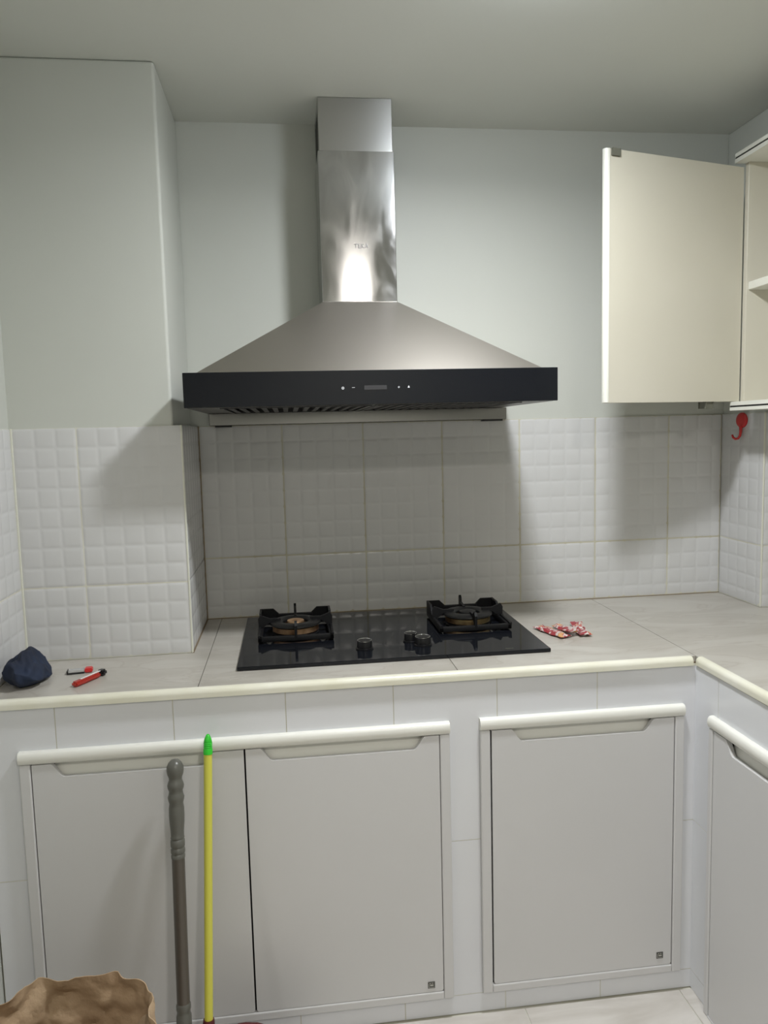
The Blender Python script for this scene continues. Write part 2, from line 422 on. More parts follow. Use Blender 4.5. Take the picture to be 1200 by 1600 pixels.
# ================================================================= LOWER CABINETS
def rail_profile(d, z0, z1, n=8):
    """half-round top rail: outward distance o and z"""
    h = (z1 - z0); pts = [(0, z0)]
    for i in range(n + 1):
        a = -PI / 2 + PI * i / n
        pts.append((d * (.35 + .65 * max(0, math.cos(a)) ** .8), z0 + h / 2 + h / 2 * math.sin(a)))
    pts.append((0, z1)); return pts
def door_poly(a, b, z0, z1, n0, n1, depth=.030, cr=.004, slope=.028):
    """front outline with the finger notch n0..n1 cut into the top edge"""
    p = [(a + cr, z0), (b - cr, z0), (b, z0 + cr), (b, z1)]
    def S_(x0, x1):   # from top at x0 to the notch bottom at x1
        return [(x0 + (x1 - x0) * t, z1 - depth * (t * t * (3 - 2 * t)) ** .9) for t in [i / 8 for i in range(9)]]
    p += [(x, z) for x, z in S_(n1, n1 - slope)]
    p += [(x, z) for x, z in S_(n0, n0 + slope)][::-1]
    p += [(a, z1), (a, z0 + cr)]
    return p
def to(axis, pts): return pts
def cabinet(name, label, axis, plane, ext, doors, side=.024, badge=True, floor=False, sgn=-1):
    """axis 'x': runs along x facing -y at y=plane; axis 'y': runs along y facing -x at x=plane"""
    a0, a1, z0, z1 = ext
    base = ((a0 + a1) / 2, plane, z0) if axis == 'x' else (plane, (a0 + a1) / 2, z0)
    c = top(name, base, label, 'cabinet')
    def bx(mb, u0, u1, o0, o1, zz0, zz1, bev=0):   # o measured outward (towards the room)
        if axis == 'x': mb.box(u0, u1, plane - o1, plane - o0, zz0, zz1, bev)
        else: mb.box(plane - o1, plane - o0, u0, u1, zz0, zz1, bev)
        return mb
    def pr_(mb, pts, o0, o1):                      # pts (u,z)
        if axis == 'x': mb.prism(pts, 1, plane - o1, plane - o0)
        else: mb.prism(pts, 0, plane - o1, plane - o0)
        return mb
    zr = z1 - .029
    bt = z0 + (.020 if not floor else .004)
    d0 = .013
    part('stile', bx(MB(), a0, a0 + side, 0.0005, d0, z0, zr, .003), M['cab'], c)
    part('stile', bx(MB(), a1 - side, a1, 0.0005, d0, z0, zr, .003), M['cab'], c)
    part('bottom_rail', bx(MB(), a0 + side, a1 - side, 0.0005, d0, z0, bt, .003), M['cab'], c)
    prf = rail_profile(.016, zr, z1)
    mb = MB()
    e0, e1 = a0, a1
    if axis == 'x': mb.prism([(plane - .0005 - o, z) for o, z in prf], 0, e0, e1)
    else: mb.prism([(plane - .0005 - o, z) for o, z in prf], 1, e0, e1)
    part('top_rail', mb, M['cabtop'], c, 'glossy half round top rail', smooth=50)
    # dark carcass behind
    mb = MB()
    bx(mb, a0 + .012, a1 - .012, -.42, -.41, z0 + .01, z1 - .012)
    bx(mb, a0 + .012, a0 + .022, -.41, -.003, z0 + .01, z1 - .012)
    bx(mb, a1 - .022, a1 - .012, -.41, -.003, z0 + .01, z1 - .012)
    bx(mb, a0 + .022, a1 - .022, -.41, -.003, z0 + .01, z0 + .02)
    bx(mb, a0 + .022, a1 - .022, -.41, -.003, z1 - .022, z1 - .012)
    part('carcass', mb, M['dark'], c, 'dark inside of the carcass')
    for k, (u0, u1, n0, n1) in enumerate(doors):
        dz0, dz1 = bt + .0015, zr - .001
        dm = pr_(MB(), door_poly(u0, u1, dz0, dz1, n0, n1), .000, .011)
        d = part('door', dm, M['cab'], c)
        # scooped finger pull behind the notch
        gm = MB()
        pts = [(.0005, dz1), (.0095, dz1 - .036), (.0005, dz1 - .040), (-.006, dz1 - .040), (-.006, dz1)]
        if axis == 'x': gm.prism([(plane - o, z) for o, z in pts], 0, n0 + .004, n1 - .004)
        else: gm.prism([(plane - o, z) for o, z in pts], 1, n0 + .004, n1 - .004)
        # lies just behind the door skin, visible only through the notch
        for v in gm.bm.verts:
            if axis == 'x': v.co.y += .011
            else: v.co.x += .011
        part('finger_pull', gm, M['cabtop'], d)
        if badge and k == len(doors) - 1:
            cx, cz = badge
            q = MB(); bx(q, cx - .0085, cx + .0085, .0111, .0125, cz - .0085, cz + .0085, .0006)
            bd = part('badge', q, M['badge'], d, 'small dark square maker badge')
            q = MB()
            bx(q, cx - .0035, cx + .0045, .0125, .0129, cz - .0022, cz + .0015)
            bx(q, cx - .0068, cx + .0068, .0125, .0129, cz - .0068, cz - .0058)
            bx(q, cx - .0068, cx - .0058, .0125, .0129, cz - .0050, cz + .0030)
            bx(q, cx - .0050, cx - .0020, .0125, .0129, cz + .0035, cz + .0055)
            bx(q, cx + .0005, cx + .0040, .0125, .0129, cz + .0040, cz + .0055)
            part('badge_mark', q, M['badge_l'], bd, 'pale worn mark on the badge')
    return c
cabinet('base_cabinet', 'wide white two-door cabinet under the worktop left of the cooker', 'x', F, cabA,
        [(-.3165, .1385, -.277, .073), (.1425, .5855, .175, .553)], badge=(.556, -.762))
cabinet('base_cabinet', 'single-door white cabinet under the worktop near the inner corner', 'x', F, cabB,
        [(.7105, 1.1615, .757, 1.112)], badge=(1.132, -.752))
cabinet('base_cabinet', 'white cabinet on the short run right of the inner corner, cut by the photo edge', 'y', G, cabC,
        [(-1.20, -.7585, -1.16, -.806), (-1.66, -1.204, -1.62, -1.25), (-2.03, -1.664, -2.0, -1.70)], side=.017, badge=None, floor=True)

# ================================================================= COOKER HOOD
hx0, hx1 = .027, .927; hy = -.514; hz0, hz1 = .624, .705
hood = top('cooker_hood', (.477, -.25, hz0 - .037), 'stainless steel chimney cooker hood with black glass front', 'cooker hood')
fp = part('control_panel', MB().box(hx0, hx1, hy, hy + .012, hz0, hz1, .0012, 2), M['hglass'], hood, 'black glass strip with touch controls')
mb = MB().box(hx0 + .002, hx1 - .002, hy + .013, hy + .025, hz0 + .001, hz1 - .002)
mb.box(hx0 + .002, hx0 + .004, hy + .025, 0, hz0 + .001, hz1 - .002).box(hx1 - .004, hx1 - .002, hy + .025, 0, hz0 + .001, hz1 - .002)
mb.box(hx0 + .004, hx1 - .004, -.003, 0, hz0 + .001, hz1 - .002)
part('body', mb, M['steel_bar'], hood, 'steel casing')
# canopy: a rim and four sloping faces up to the flue
bx0, bx1, by = hx0 + .020, hx1 - .020, hy + .026
cx0, cx1, cy = .373, .581, -.189; cz0, cz1 = .917, 1.318
mb = MB(); zb = hz1 - .003
B_ = [mb.bm.verts.new(p) for p in ((bx0, by, zb), (bx1, by, zb), (bx1, 0, zb), (bx0, 0, zb))]
U_ = [mb.bm.verts.new(p) for p in ((cx0 - .001, cy - .001, cz0), (cx1 + .001, cy - .001, cz0), (cx1 + .001, 0, cz0), (cx0 - .001, 0, cz0))]
for i in range(4): mb.bm.faces.new((B_[i], B_[(i + 1) % 4], U_[(i + 1) % 4], U_[i]))
mb.bm.faces.new(B_[::-1]); mb.bm.faces.new(U_)
bmesh.ops.bevel(mb.bm, geom=[e for e in mb.bm.edges], offset=.0015, segments=2, affect='EDGES')
part('canopy', mb, M['steel_hood'], hood, 'brushed steel pyramid canopy')
part('canopy_rim', MB().box(hx0 + .001, hx1 - .001, hy + .012, -.001, hz1 - .0035, hz1 - .001), M['steel_hood'], hood)
ch = part('flue_cover', MB().box(cx0, cx1, cy, 0, cz0, cz1, .0015, 2), M['steel'], hood, 'smudged shiny lower flue cover')
me = text_mesh('TEKA', .0165, .0004); me.materials.append(M['steel_bar'])
t = part_me('lettering', me, ch, (.4835, cy - .0005, 1.0665), (PI / 2, 0, 0)); t['label'] = 'embossed TEKA lettering'; me.materials.clear(); me.materials.append(M['steel_dark'])
up = part('upper_flue', MB().box(cx0 + .0035, cx1 - .0035, cy + .004, 0, cz1, ZC - .0005, .001, 1), M['steel_up'], hood, 'duller telescopic upper flue')
for sx in (cx0 + .0035, cx1 - .0035):
    mb = MB()
    for k in range(5): mb.box(sx - .0006, sx + .0006, -.150 + k * .026, -.150 + k * .026 + .017, cz1 + .015, ZC - .03)
    part('air_slots', mb, M['black'], up, 'dark vent slots in the flue side')
# controls
y_ = hy - .0004
def disc_ring(mb, cx, cz, r0, r1, n=20):
    mb.grid(n, 2, lambda i, j: (cx + (r0, r1)[j] * math.cos(2 * PI * i / n), y_, cz + (r0, r1)[j] * math.sin(2 * PI * i / n)), True)
mb = MB(); disc_ring(mb, .398, .6635, .0018, .0032); mb.box(.3975, .3985, y_ - .0003, y_, .6628, .6643)
part('icon', mb, M['icon'], fp, 'white ring power icon')
part('icon', MB().box(.4195, .4265, y_ - .0003, y_ + .0003, .6638, .6648), M['icon'], fp, 'white minus icon')
part('icon', MB().box(.5295, .5345, y_ - .0003, y_ + .0003, .6632, .6642).box(.5315, .5325, y_ - .0003, y_ + .0003, .6612, .6662), M['icon'], fp, 'white plus icon')
mb = MB(); mb.prism([(.5535, .6618), (.5585, .6618), (.5575, .6650), (.556, .6672), (.5545, .6650)], 1, y_ - .0003, y_ + .0003)
part('icon', mb, M['icon'], fp, 'white lamp icon')
part('display', MB().box(.449, .503, y_ - .0004, y_ + .0004, .6588, .6688), M['display'], fp, 'dim grey display window')
# underside: two baffle filters with slats, rear drip bar
for (fa, fb) in ((.105, .472), (.482, .850)):
    fm = MB().box(fa, fb, hy + .045, hy + .055, hz0 - .002, hz0 + .008).box(fa, fb, -.060, -.050, hz0 - .002, hz0 + .008)
    fm.box(fa, fa + .008, hy + .055, -.06, hz0 - .002, hz0 + .008).box(fb - .008, fb, hy + .055, -.06, hz0 - .002, hz0 + .008)
    fm.box(fa, fb, hy + .045, -.05, hz0 + .022, hz0 + .024)
    ff = part('baffle_filter', fm, M['blackp'], hood, 'dark grey baffle grease filter')
    n = 13; pitch = (fb - fa - .016) / n
    sm = MB(); sm.prism([(0, .018), (.004, -.001), (pitch * .55, -.001), (pitch * .55 + .002, .0), (.0065, .001), (.002, .019)], 1, hy + .055, -.06)
    sme = sm.mesh('slat', M['slat'])
    for k in range(n): part_me('slat', sme, ff, (fa + .008 + pitch * k + .003, 0, hz0), (0, 0, 0))
mb = MB().box(hx0 + .004, .105, hy + .025, -.003, hz0, hz0 + .002).box(.850, hx1 - .004, hy + .025, -.003, hz0, hz0 + .002)
mb.box(.105, .850, hy + .025, hy + .045, hz0, hz0 + .002).box(.105, .850, -.05, -.003, hz0, hz0 + .002).box(.472, .482, hy + .045, -.05, hz0, hz0 + .002)
part('underside_panel', mb, M['steel_dark'], hood)
part('drip_bar', MB().box(.036, .937, -.030, 0, hz0 - .036, hz0 - .001, .001, 1), M['steel_bar'], hood, 'reflective steel bar along the wall')
for a_, b_ in ((.052, .10), (.86, .925)): part('bar_fixing', MB().box(a_, b_, -.029, -.012, hz0 - .041, hz0 - .036), M['black'], hood)

# ================================================================= HOB
hb = top('gas_hob', (.51, -.30, 0), 'black glass two-burner gas hob set on the worktop', 'hob')
part('glass_top', MB().box(.123, .896, -.548, -.045, .001, .010, .0014, 2), M['hobglass'], hb)
part('gasket', MB().box(.130, .889, -.541, -.052, 0.0001, .001), M['black'], hb)
me = text_mesh('TEKA', .009, .0001); me.materials.append(M['catch'])
t = part_me('lettering', me, hb, (.795, -.528, .0102)); t['label'] = 'faint TEKA lettering'
def burner(cx, cy, ring, centre, yaw=0.0):
    bn = part('burner', MB().lathe((cx, cy, .010), (0, 0, 1), [(0, .062), (.004, .064), (.008, .058), (.010, .03)]), M['blackp'], hb, 'burner with metal crown', smooth=40)
    part('crown', MB().lathe((cx, cy, .019), (0, 0, 1), [(0, .050), (0, .061), (.002, .0635), (.015, .0635), (.017, .060), (.017, .040)], 40, False), ring, bn, 'brassy crown ring', smooth=40)
    part('burner_cap', MB().lathe((cx, cy, .036), (0, 0, 1), [(0, .034), (0, .066), (.003, .070), (.007, .069), (.011, .060), (.011, .042), (.006, .035), (0, .034)], 40, False), M['cap'], bn, 'black ring cap', smooth=40)
    part('inner_cap', MB().lathe((cx, cy, .020), (0, 0, 1), [(0, .020), (.018, .020), (.020, .024), (.026, .023), (.029, .012), (.030, .001)], 28), centre, bn, smooth=40)
    part('spark_pin', MB().lathe((cx - .012, cy - .028, .012), (0, 0, 1), [(0, .003), (.026, .003), (.028, .0015)], 10), M['white_p'], bn, 'pale ignition pin', smooth=40)
def pan_support(cx, cy, hs=.100):
    zb = .014
    ps = part('pan_support', MB().box(cx - hs, cx + hs, cy - hs, cy - hs + .012, zb, zb + .014, .002).box(cx - hs, cx + hs, cy + hs - .012, cy + hs, zb, zb + .014, .002)
              .box(cx - hs, cx - hs + .012, cy - hs, cy + hs, zb, zb + .014, .002).box(cx + hs - .012, cx + hs, cy - hs, cy + hs, zb, zb + .014, .002), M['iron'], hb, 'square black cast iron pan support', smooth=40)
    for sx in (-1, 1):           # tall plates at the back corners, falling to the front
        x0, x1 = sorted((cx + sx * hs, cx + sx * (hs - .006)))
        pts = [(cy + hs, zb + .012), (cy + hs, zb + .045), (cy + hs - .055, zb + .045), (cy + hs - .085, zb + .020), (cy - hs, zb + .018), (cy - hs, zb + .012)]
        part('side_plate', MB().prism(pts, 0, x0, x1), M['iron'], ps)
        xa, xb = sorted((cx + sx * hs, cx + sx * (hs - .045))); xm = cx + sx * (hs - .062)
        pts = [(cx + sx * hs, zb + .01), (cx + sx * hs, zb + .045), (cx + sx * (hs - .038), zb + .045), (cx + sx * (hs - .058), zb + .026), (cx + sx * (hs - .058), zb + .01)]
        part('corner_plate', MB().prism(pts, 1, cy + hs - .006, cy + hs), M['iron'], ps)
    part('back_bar', MB().box(cx - hs + .05, cx + hs - .05, cy + hs - .008, cy + hs, zb + .018, zb + .030, .002), M['iron'], ps)
    for k in range(4):
        a = PI / 2 * k; dx, dy = math.cos(a), math.sin(a)
        prof = [(hs, zb + .002), (hs + .002, zb + .040), (hs - .004, zb + .050), (hs - .012, zb + .047), (hs - .030, zb + .040), (.040, zb + .040), (.040, zb + .034), (hs - .030, zb + .030), (hs - .014, zb + .018), (hs - .012, zb + .002)]
        if k == 1: prof = [(hs, zb + .002), (hs + .001, zb + .052), (hs - .004, zb + .058), (hs - .011, zb + .052), (hs - .013, zb + .040), (.045, zb + .036), (.045, zb + .031), (hs - .014, zb + .026), (hs - .012, zb + .002)]
        mb = MB(); A = []; Bq = []
        for q, z in prof:
            A.append(mb.bm.verts.new((cx + dx * q - dy * .0035, cy + dy * q + dx * .0035, z))); Bq.append(mb.bm.verts.new((cx + dx * q + dy * .0035, cy + dy * q - dx * .0035, z)))
        mb.bm.faces.new(A); mb.bm.faces.new(Bq[::-1])
        for i in range(len(A)): i2 = (i + 1) % len(A); mb.bm.faces.new((A[i], Bq[i], Bq[i2], A[i2]))
        part('finger', mb, M['iron'], ps)
burner(.266, -.255, M['brass_old'], M['brass_old']); pan_support(.266, -.255)
burner(.752, -.258, M['brass'], M['cap']); pan_support(.752, -.258)
for (kx, ky, kr) in ((.438, -.452, .0195), (.589, -.448, .0205), (.564, -.408, .0175)):
    k = part('knob', MB().lathe((kx, ky, .010), (0, 0, 1), [(0, kr + .003), (.003, kr + .003), (.004, kr), (.020, kr * .97), (.022, kr * .92), (.022, 0)], 32), M['knob'], hb, smooth=35)
    part('knob_rim', MB().lathe((kx, ky, .0315), (0, 0, 1), [(0, kr * .97), (.0012, kr * .97), (.0018, kr * .90), (.0006, kr * .88)], 32, False), M['chrome'], k, 'chrome rim', smooth=40)

# ================================================================= WALL CABINET (right)
wx = 1.542; wy0 = -.245; wy1 = -1.25; zc0, zc1 = .596, 1.306
wcab = top('wall_cabinet', (1.73, -.7, zc0), 'open cream wall cabinet with one shelf on the right wall', 'cabinet')
def edge_board(z0, z1, stripe, nm, flip):
    p = part(nm, MB().box(wx + .004, RX - .001, wy1, wy0, z0, z1, .001, 1), M['creamw'], wcab)
    (a, b) = (z0, z1)
    part('edge_strip', MB().box(wx, wx + .004, wy1, wy0, z0, stripe - .0024).box(wx, wx + .004, wy1, wy0, stripe + .0024, z1), M['creamw'], p)
    part('dark_stripe', MB().box(wx + .002, wx + .0041, wy1, wy0, stripe - .0024, stripe + .0024), M['black'], p, 'thin black line in the board edge')
edge_board(.594, .619, .6055, 'bottom_board', 0)
edge_board(1.284, 1.310, 1.2975, 'top_board', 1)
part('side_panel', MB().box(1.574, RX - .001, wy0 - .018, wy0, .619, 1.284, .001, 1), M['cream'], wcab)
part('side_panel', MB().box(1.574, RX - .001, wy1, wy1 + .018, .619, 1.284, .001, 1), M['cream'], wcab)
part('back_panel', MB().box(RX - .006, RX - .001, wy1 + .018, wy0 - .018, .619, 1.284), M['cream'], wcab)
part('shelf', MB().box(1.580, RX - .006, wy1 + .018, wy0 - .018, .934, .956, .001, 1), M['creamw'], wcab)
# the open door: local frame, u along the door away from the hinge, t towards the camera
ang = math.radians(15.28); hxx, hyy = 1.570, wy0; dw = .482
du = Vector((-math.cos(ang), -math.sin(ang), 0)); dn = Vector((math.sin(ang), -math.cos(ang), 0))   # dn faces the camera side
def dpt(u, t, z): return Vector((hxx, hyy, 0)) + du * u + dn * t + Vector((0, 0, z))
def dbox(mb, u0, u1, t0, t1, z0, z1, bev=0):
    n0 = len(mb.bm.verts)
    r = bmesh.ops.create_cube(mb.bm, size=1); vs = r['verts']
    for v in vs: v.co = dpt(u0 + (u1 - u0) * (v.co.x + .5), t0 + (t1 - t0) * (v.co.y + .5), z0 + (z1 - z0) * (v.co.z + .5))
    if bev:
        bmesh.ops.bevel(mb.bm, geom=list({e for v in vs for e in v.link_edges}), offset=bev, segments=2, affect='EDGES')
    return mb
dz0, dz1 = .621, 1.2735
wd = part('door', dbox(MB(), .001, dw - .014, -.018, 0, dz0, dz1, .0008), M['cream'], wcab, 'cream door swung wide open')
mb = MB()
npt = []
for i in range(11):
    a = -PI / 2 + PI * i / 10
    npt.append((dw - .012 + .010 * math.cos(a), -.0085 + .0105 * math.sin(a)))
npt += [(dw - .0145, .002), (dw - .0145, -.019)]
A = [mb.bm.verts.new(dpt(u, t_, dz0)) for u, t_ in npt]; B2 = [mb.bm.verts.new(dpt(u, t_, dz1 + .001)) for u, t_ in npt]
mb.bm.faces.new(A); mb.bm.faces.new(B2[::-1])
for i in range(len(A)): k = (i + 1) % len(A); mb.bm.faces.new((A[i], A[k], B2[k], B2[i]))
part('edge_moulding', mb, M['creamw'], wd, 'paler rounded edge moulding', smooth=50)
part('catch_plate', dbox(MB(), dw - .046, dw - .021, .0002, .005, dz1 - .016, dz1 + .001, .001), M['catch'], wd, 'small grey corner catch')
part('hinge', dbox(MB(), .095, .120, -.030, -.004, dz0 - .018, dz0 - .0005, .002), M['catch'], wd, 'grey fitting under the door')

# ================================================================= RED HOOK
hk = top('adhesive_hook', (XR, -.115, .51), 'red plastic adhesive hook on the white tiles under the wall cabinet', 'hook')
mb = MB(); n = 28
ring = lambda t, k: [mb.bm.verts.new((XR - t, -.114 + .0285 * k * math.cos(2 * PI * i / n), .566 + .0235 * k * math.sin(2 * PI * i / n))) for i in range(n)]
R_ = [ring(.0005, 1), ring(.004, 1), ring(.0065, .88), ring(.0072, .5)]
for A, B2 in zip(R_, R_[1:]):
    for i in range(n): mb.bm.faces.new((A[i], A[(i + 1) % n], B2[(i + 1) % n], B2[i]))
mb.bm.faces.new(R_[0][::-1]); mb.bm.faces.new(R_[-1])
part('pad', mb, M['red'], hk, smooth=50)
pts = [(XR - .007, -.117, .548), (XR - .008, -.118, .530), (XR - .009, -.117, .519), (XR - .012, -.112, .510), (XR - .016, -.104, .508), (XR - .019, -.096, .513), (XR - .020, -.092, .521)]
part('hook_arm', MB().tube(pts, [.005, .0042, .0040, .0038, .0036, .0034, .0030], 12), M['red'], hk, smooth=60)

# ================================================================= SMALL THINGS ON THE WORKTOP
random.seed(4)
# crumpled navy cloth
def crumple(p, s, a, seed=0):
    q = Vector(p) * s + Vector((seed, seed * 1.7, 0))
    return a * (noise.noise(q) + .5 * (1 - abs(noise.noise(q * 2.1)) * 2) * .8 + .25 * noise.noise(q * 4.7))
mb = MB()
bmesh.ops.create_icosphere(mb.bm, subdivisions=5, radius=1)
cc = Vector((-.356, -.530, .0))
for v in mb.bm.verts:
    d = v.co.copy()
    a = math.atan2(d.y, d.x)
    q = Vector((d.x * .9, d.y * .9, d.z * .5))
    fold = 1 - 2.2 * abs(noise.noise(q * 1.5 + Vector((3, 1, 2))))
    f2 = 1 - 2.4 * abs(noise.noise(q * 3.0 + Vector((9, 4, 1))))
    k = .92 + .16 * fold + .055 * f2
    px = d.x * .046 * k; py = d.y * .070 * k
    hz = .020 + .062 * max(0, 1 - ((px + .030) / .075) ** 2) ** .8
    pz = max(0, (d.z * .5 + .42)) * hz * 1.05 * (.85 + .22 * fold + .06 * f2)
    px = max(px, -.050)
    v.co = cc + Vector((px, py, pz + .0006))
navy = solo('cloth', mb, M['navy'], tuple(cc), 'crumpled navy blue cloth at the left end of the worktop', 'cloth', smooth=70)

def lbox(mb, c, ang, u0, u1, v0, v1, z0, z1, bev=0):
    r = bmesh.ops.create_cube(mb.bm, size=1); vs = r['verts']; ca, sa = math.cos(ang), math.sin(ang)
    for q in vs:
        u = u0 + (u1 - u0) * (q.co.x + .5); v_ = v0 + (v1 - v0) * (q.co.y + .5)
        q.co = Vector((c[0] + u * ca - v_ * sa, c[1] + u * sa + v_ * ca, z0 + (z1 - z0) * (q.co.z + .5)))
    if bev: bmesh.ops.bevel(mb.bm, geom=list({e for v in vs for e in v.link_edges}), offset=bev, segments=2, affect='EDGES')
    return mb
# red box cutter
bc = top('box_cutter', (-.215, -.548, 0), 'red plastic box cutter with a black end near the cloth', 'cutter')
an = math.radians(62); c_ = (-.213, -.548)
part('handle', lbox(MB(), c_, an, -.052, .030, -.0085, .0085, .001, .013, .004), M['redt'], bc, smooth=50)
part('blade_channel', lbox(MB(), c_, an, -.030, .034, -.0025, .0025, .0128, .0142, .0004), M['white_p'], bc, 'pale slot along the handle')
part('end_cap', lbox(MB(), c_, an, .030, .050, -.010, .010, .001, .015, .0045), M['blackp'], bc, 'glossy black end', smooth=50)
# small lighter-like case
ck = top('lighter', (-.255, -.478, 0), 'small clear plastic case with black edges and red end behind the box cutter', 'lighter')
an = math.radians(8); c_ = (-.252, -.478)
part('body', lbox(MB(), c_, an, -.027, .010, -.010, .010, .001, .009, .0015), M['clear'], ck, smooth=40)
part('edge_band', lbox(lbox(MB(), c_, an, -.029, .010, -.0120, -.0100, .0005, .0045, .0006), c_, an, -.030, -.028, -.012, .010, .0005, .0095, .0006), M['blackp'], ck, 'black edge')
part('red_end', lbox(MB(), c_, an, .010, .028, -.011, .011, .001, .011, .002), M['red'], ck, 'red end', smooth=40)
# sachets
def sachet(cx, cy, ang, L, W, seed, label, lift=0.0, bend=0.0):
    mb = MB(); nu, nv = 25, 11; ca, sa = math.cos(ang), math.sin(ang)
    tp = {}
    def P(i, j, side):
        u = i / (nu - 1) * 2 - 1; v_ = j / (nv - 1) * 2 - 1
        e = max(0, 1 - abs(u) ** 6) * max(0, 1 - v_ * v_)
        th = .0062 * e ** .6
        cr = .0060 * noise.noise(Vector((u * 3 + seed, v_ * 2, seed * 2.3))) * min(1, e * 2 + .5)
        zz = .0045 + cr + lift * (u * .5 + .5) + bend * u * u
        zz += side * th
        wv = v_ * W / 2 * (1 - .08 * math.cos(u * 9))
        x = cx + u * L / 2 * ca - wv * sa; y = cy + u * L / 2 * sa + wv * ca
        return (x, y, max(.0006 + (.0004 if side > 0 else 0), zz))
    A = [[mb.bm.verts.new(P(i, j, 1)) for j in range(nv)] for i in range(nu)]
    B2 = [[mb.bm.verts.new(P(i, j, -1)) for j in range(nv)] for i in range(nu)]
    for Q in (A, B2):
        for i in range(nu - 1):
            for j in range(nv - 1): mb.bm.faces.new((Q[i][j], Q[i + 1][j], Q[i + 1][j + 1], Q[i][j + 1]))
    bd = [(i, 0) for i in range(nu)] + [(nu - 1, j) for j in range(1, nv)] + [(i, nv - 1) for i in range(nu - 2, -1, -1)] + [(0, j) for j in range(nv - 2, 0, -1)]
    for k in range(len(bd)):
        (a, b), (c, d) = bd[k], bd[(k + 1) % len(bd)]
        mb.bm.faces.new((A[a][b], A[c][d], B2[c][d], B2[a][b]))
    return solo('sauce_sachet', mb, M['wrap'], (cx, cy, 0), label, 'sachet', 'red and white sachets beside the hob', smooth=60)
sachet(.958, -.378, math.radians(-72), .125, .036, 1.3, 'longest red and white sachet, nearest the hob', bend=.002)
sachet(.999, -.375, math.radians(-80), .105, .030, 5.1, 'small crumpled red sachet between the two others', lift=.008, bend=.004)
sachet(1.042, -.372, math.radians(-99), .130, .034, 8.2, 'red sachet with white patch, farthest from the hob', lift=-.003, bend=.007)

# ================================================================= MOP AND BROOM
p0 = Vector((-.006, -.707, -.140)); p1 = Vector((-.002, -.797, -.696))
dm = (p1 - p0).normalized()
end = p0 + dm * ((FZ + .060 - p0.z) / dm.z)
L = (end - p0).length
mop = top('mop', (end.x, end.y, FZ), 'grey-handled mop leaning on the left cabinet door', 'mop')
r = .0175
prof = [(-.004, .001), (-.002, .008), (.004, .014), (.012, .0178), (.020, .0184), (.028, .0172), (.035, .0144), (.040, .0140), (.046, .0162), (.052, .0178), (.058, .0170), (.064, .0145), (.070, .0155), (.077, .0178), (.083, .0168), (.090, .0148),
        (.100, .0162), (.115, .0166), (.130, .0160), (.150, .0142), (.160, .0140), (.163, .0150), (.166, .0135), (.168, .0152), (.181, .0152), (.184, .0135), (.187, .0152), (.194, .0152), (.197, .0135), (.200, .0150), (.206, .0146)]
part('grip', MB().lathe(p0, dm, prof, 28), M['grey_p'], mop, 'knobbed grey plastic grip', smooth=50)
part('tube', MB().lathe(p0 + dm * .205, dm, [(0, .0138), (L - .36, .0138)], 24), M['tube'], mop, 'grey brown metal tube', smooth=40)
q = p0 + dm * (.205 + L - .36)
part('socket', MB().lathe(q, dm, [(0, .0140), (.004, .0155), (.012, .0155), (.016, .0142), (.022, .0142), (.026, .0160), (.060, .0165), (.075, .0150), (.085, .0190), (.095, .0190), (.105, .0170), (.155, .0205)], 24), M['grey_p'], mop, smooth=45)
hd = part('mop_head', MB().lathe((end.x, end.y, FZ + .060), (0, 0, 1), [(-.030, .030), (-.012, .033), (0, .028), (.006, .02)], 28), M['grey_p'], mop, smooth=45)
for k in range(36):
    a = 2 * PI * k / 36; rr = .030
    e = Vector((end.x, end.y, FZ))
    pts = [e + Vector((math.cos(a) * rr * .8, math.sin(a) * rr * .8, .034)), e + Vector((math.cos(a) * (rr + .005), math.sin(a) * (rr + .008), .016)), e + Vector((math.cos(a) * (rr + .010), math.sin(a) * (rr + .03), .0055))]
    part('strand', MB().tube(pts, .004, 6), M['mopstr'], mop, smooth=60)

p0 = Vector((.067, -.706, -.086)); p1 = Vector((.049, -.800, -.700))
db = (p1 - p0).normalized(); Lb = (FZ + .145 - p0.z) / db.z
broom = top('broom', (p1.x, p1.y - .02, FZ), 'broom with yellow stick and green cap leaning on the left cabinet', 'broom')
part('hanging_cap', MB().lathe(p0, db, [(0, .0015), (.002, .004), (.010, .0075), (.017, .0092), (.018, .0088), (.020, .0098), (.0215, .0086), (.024, .0098), (.0255, .0086), (.028, .0098), (.0295, .0088), (.032, .0100), (.043, .0100), (.043, .0080)], 24), M['green'], broom, 'translucent green end cap', smooth=45)
part('stick', MB().lathe(p0 + db * .0425, db, [(0, .0090), (Lb - .0425, .0090)], 20), M['yellow'], broom, smooth=40)
e = p0 + db * Lb
part('broom_socket', MB().lathe(e - db * .03, db, [(0, .0115), (.004, .0125), (.030, .0135), (.060, .017)], 24), M['maroon'], broom, smooth=45)
mb = MB()
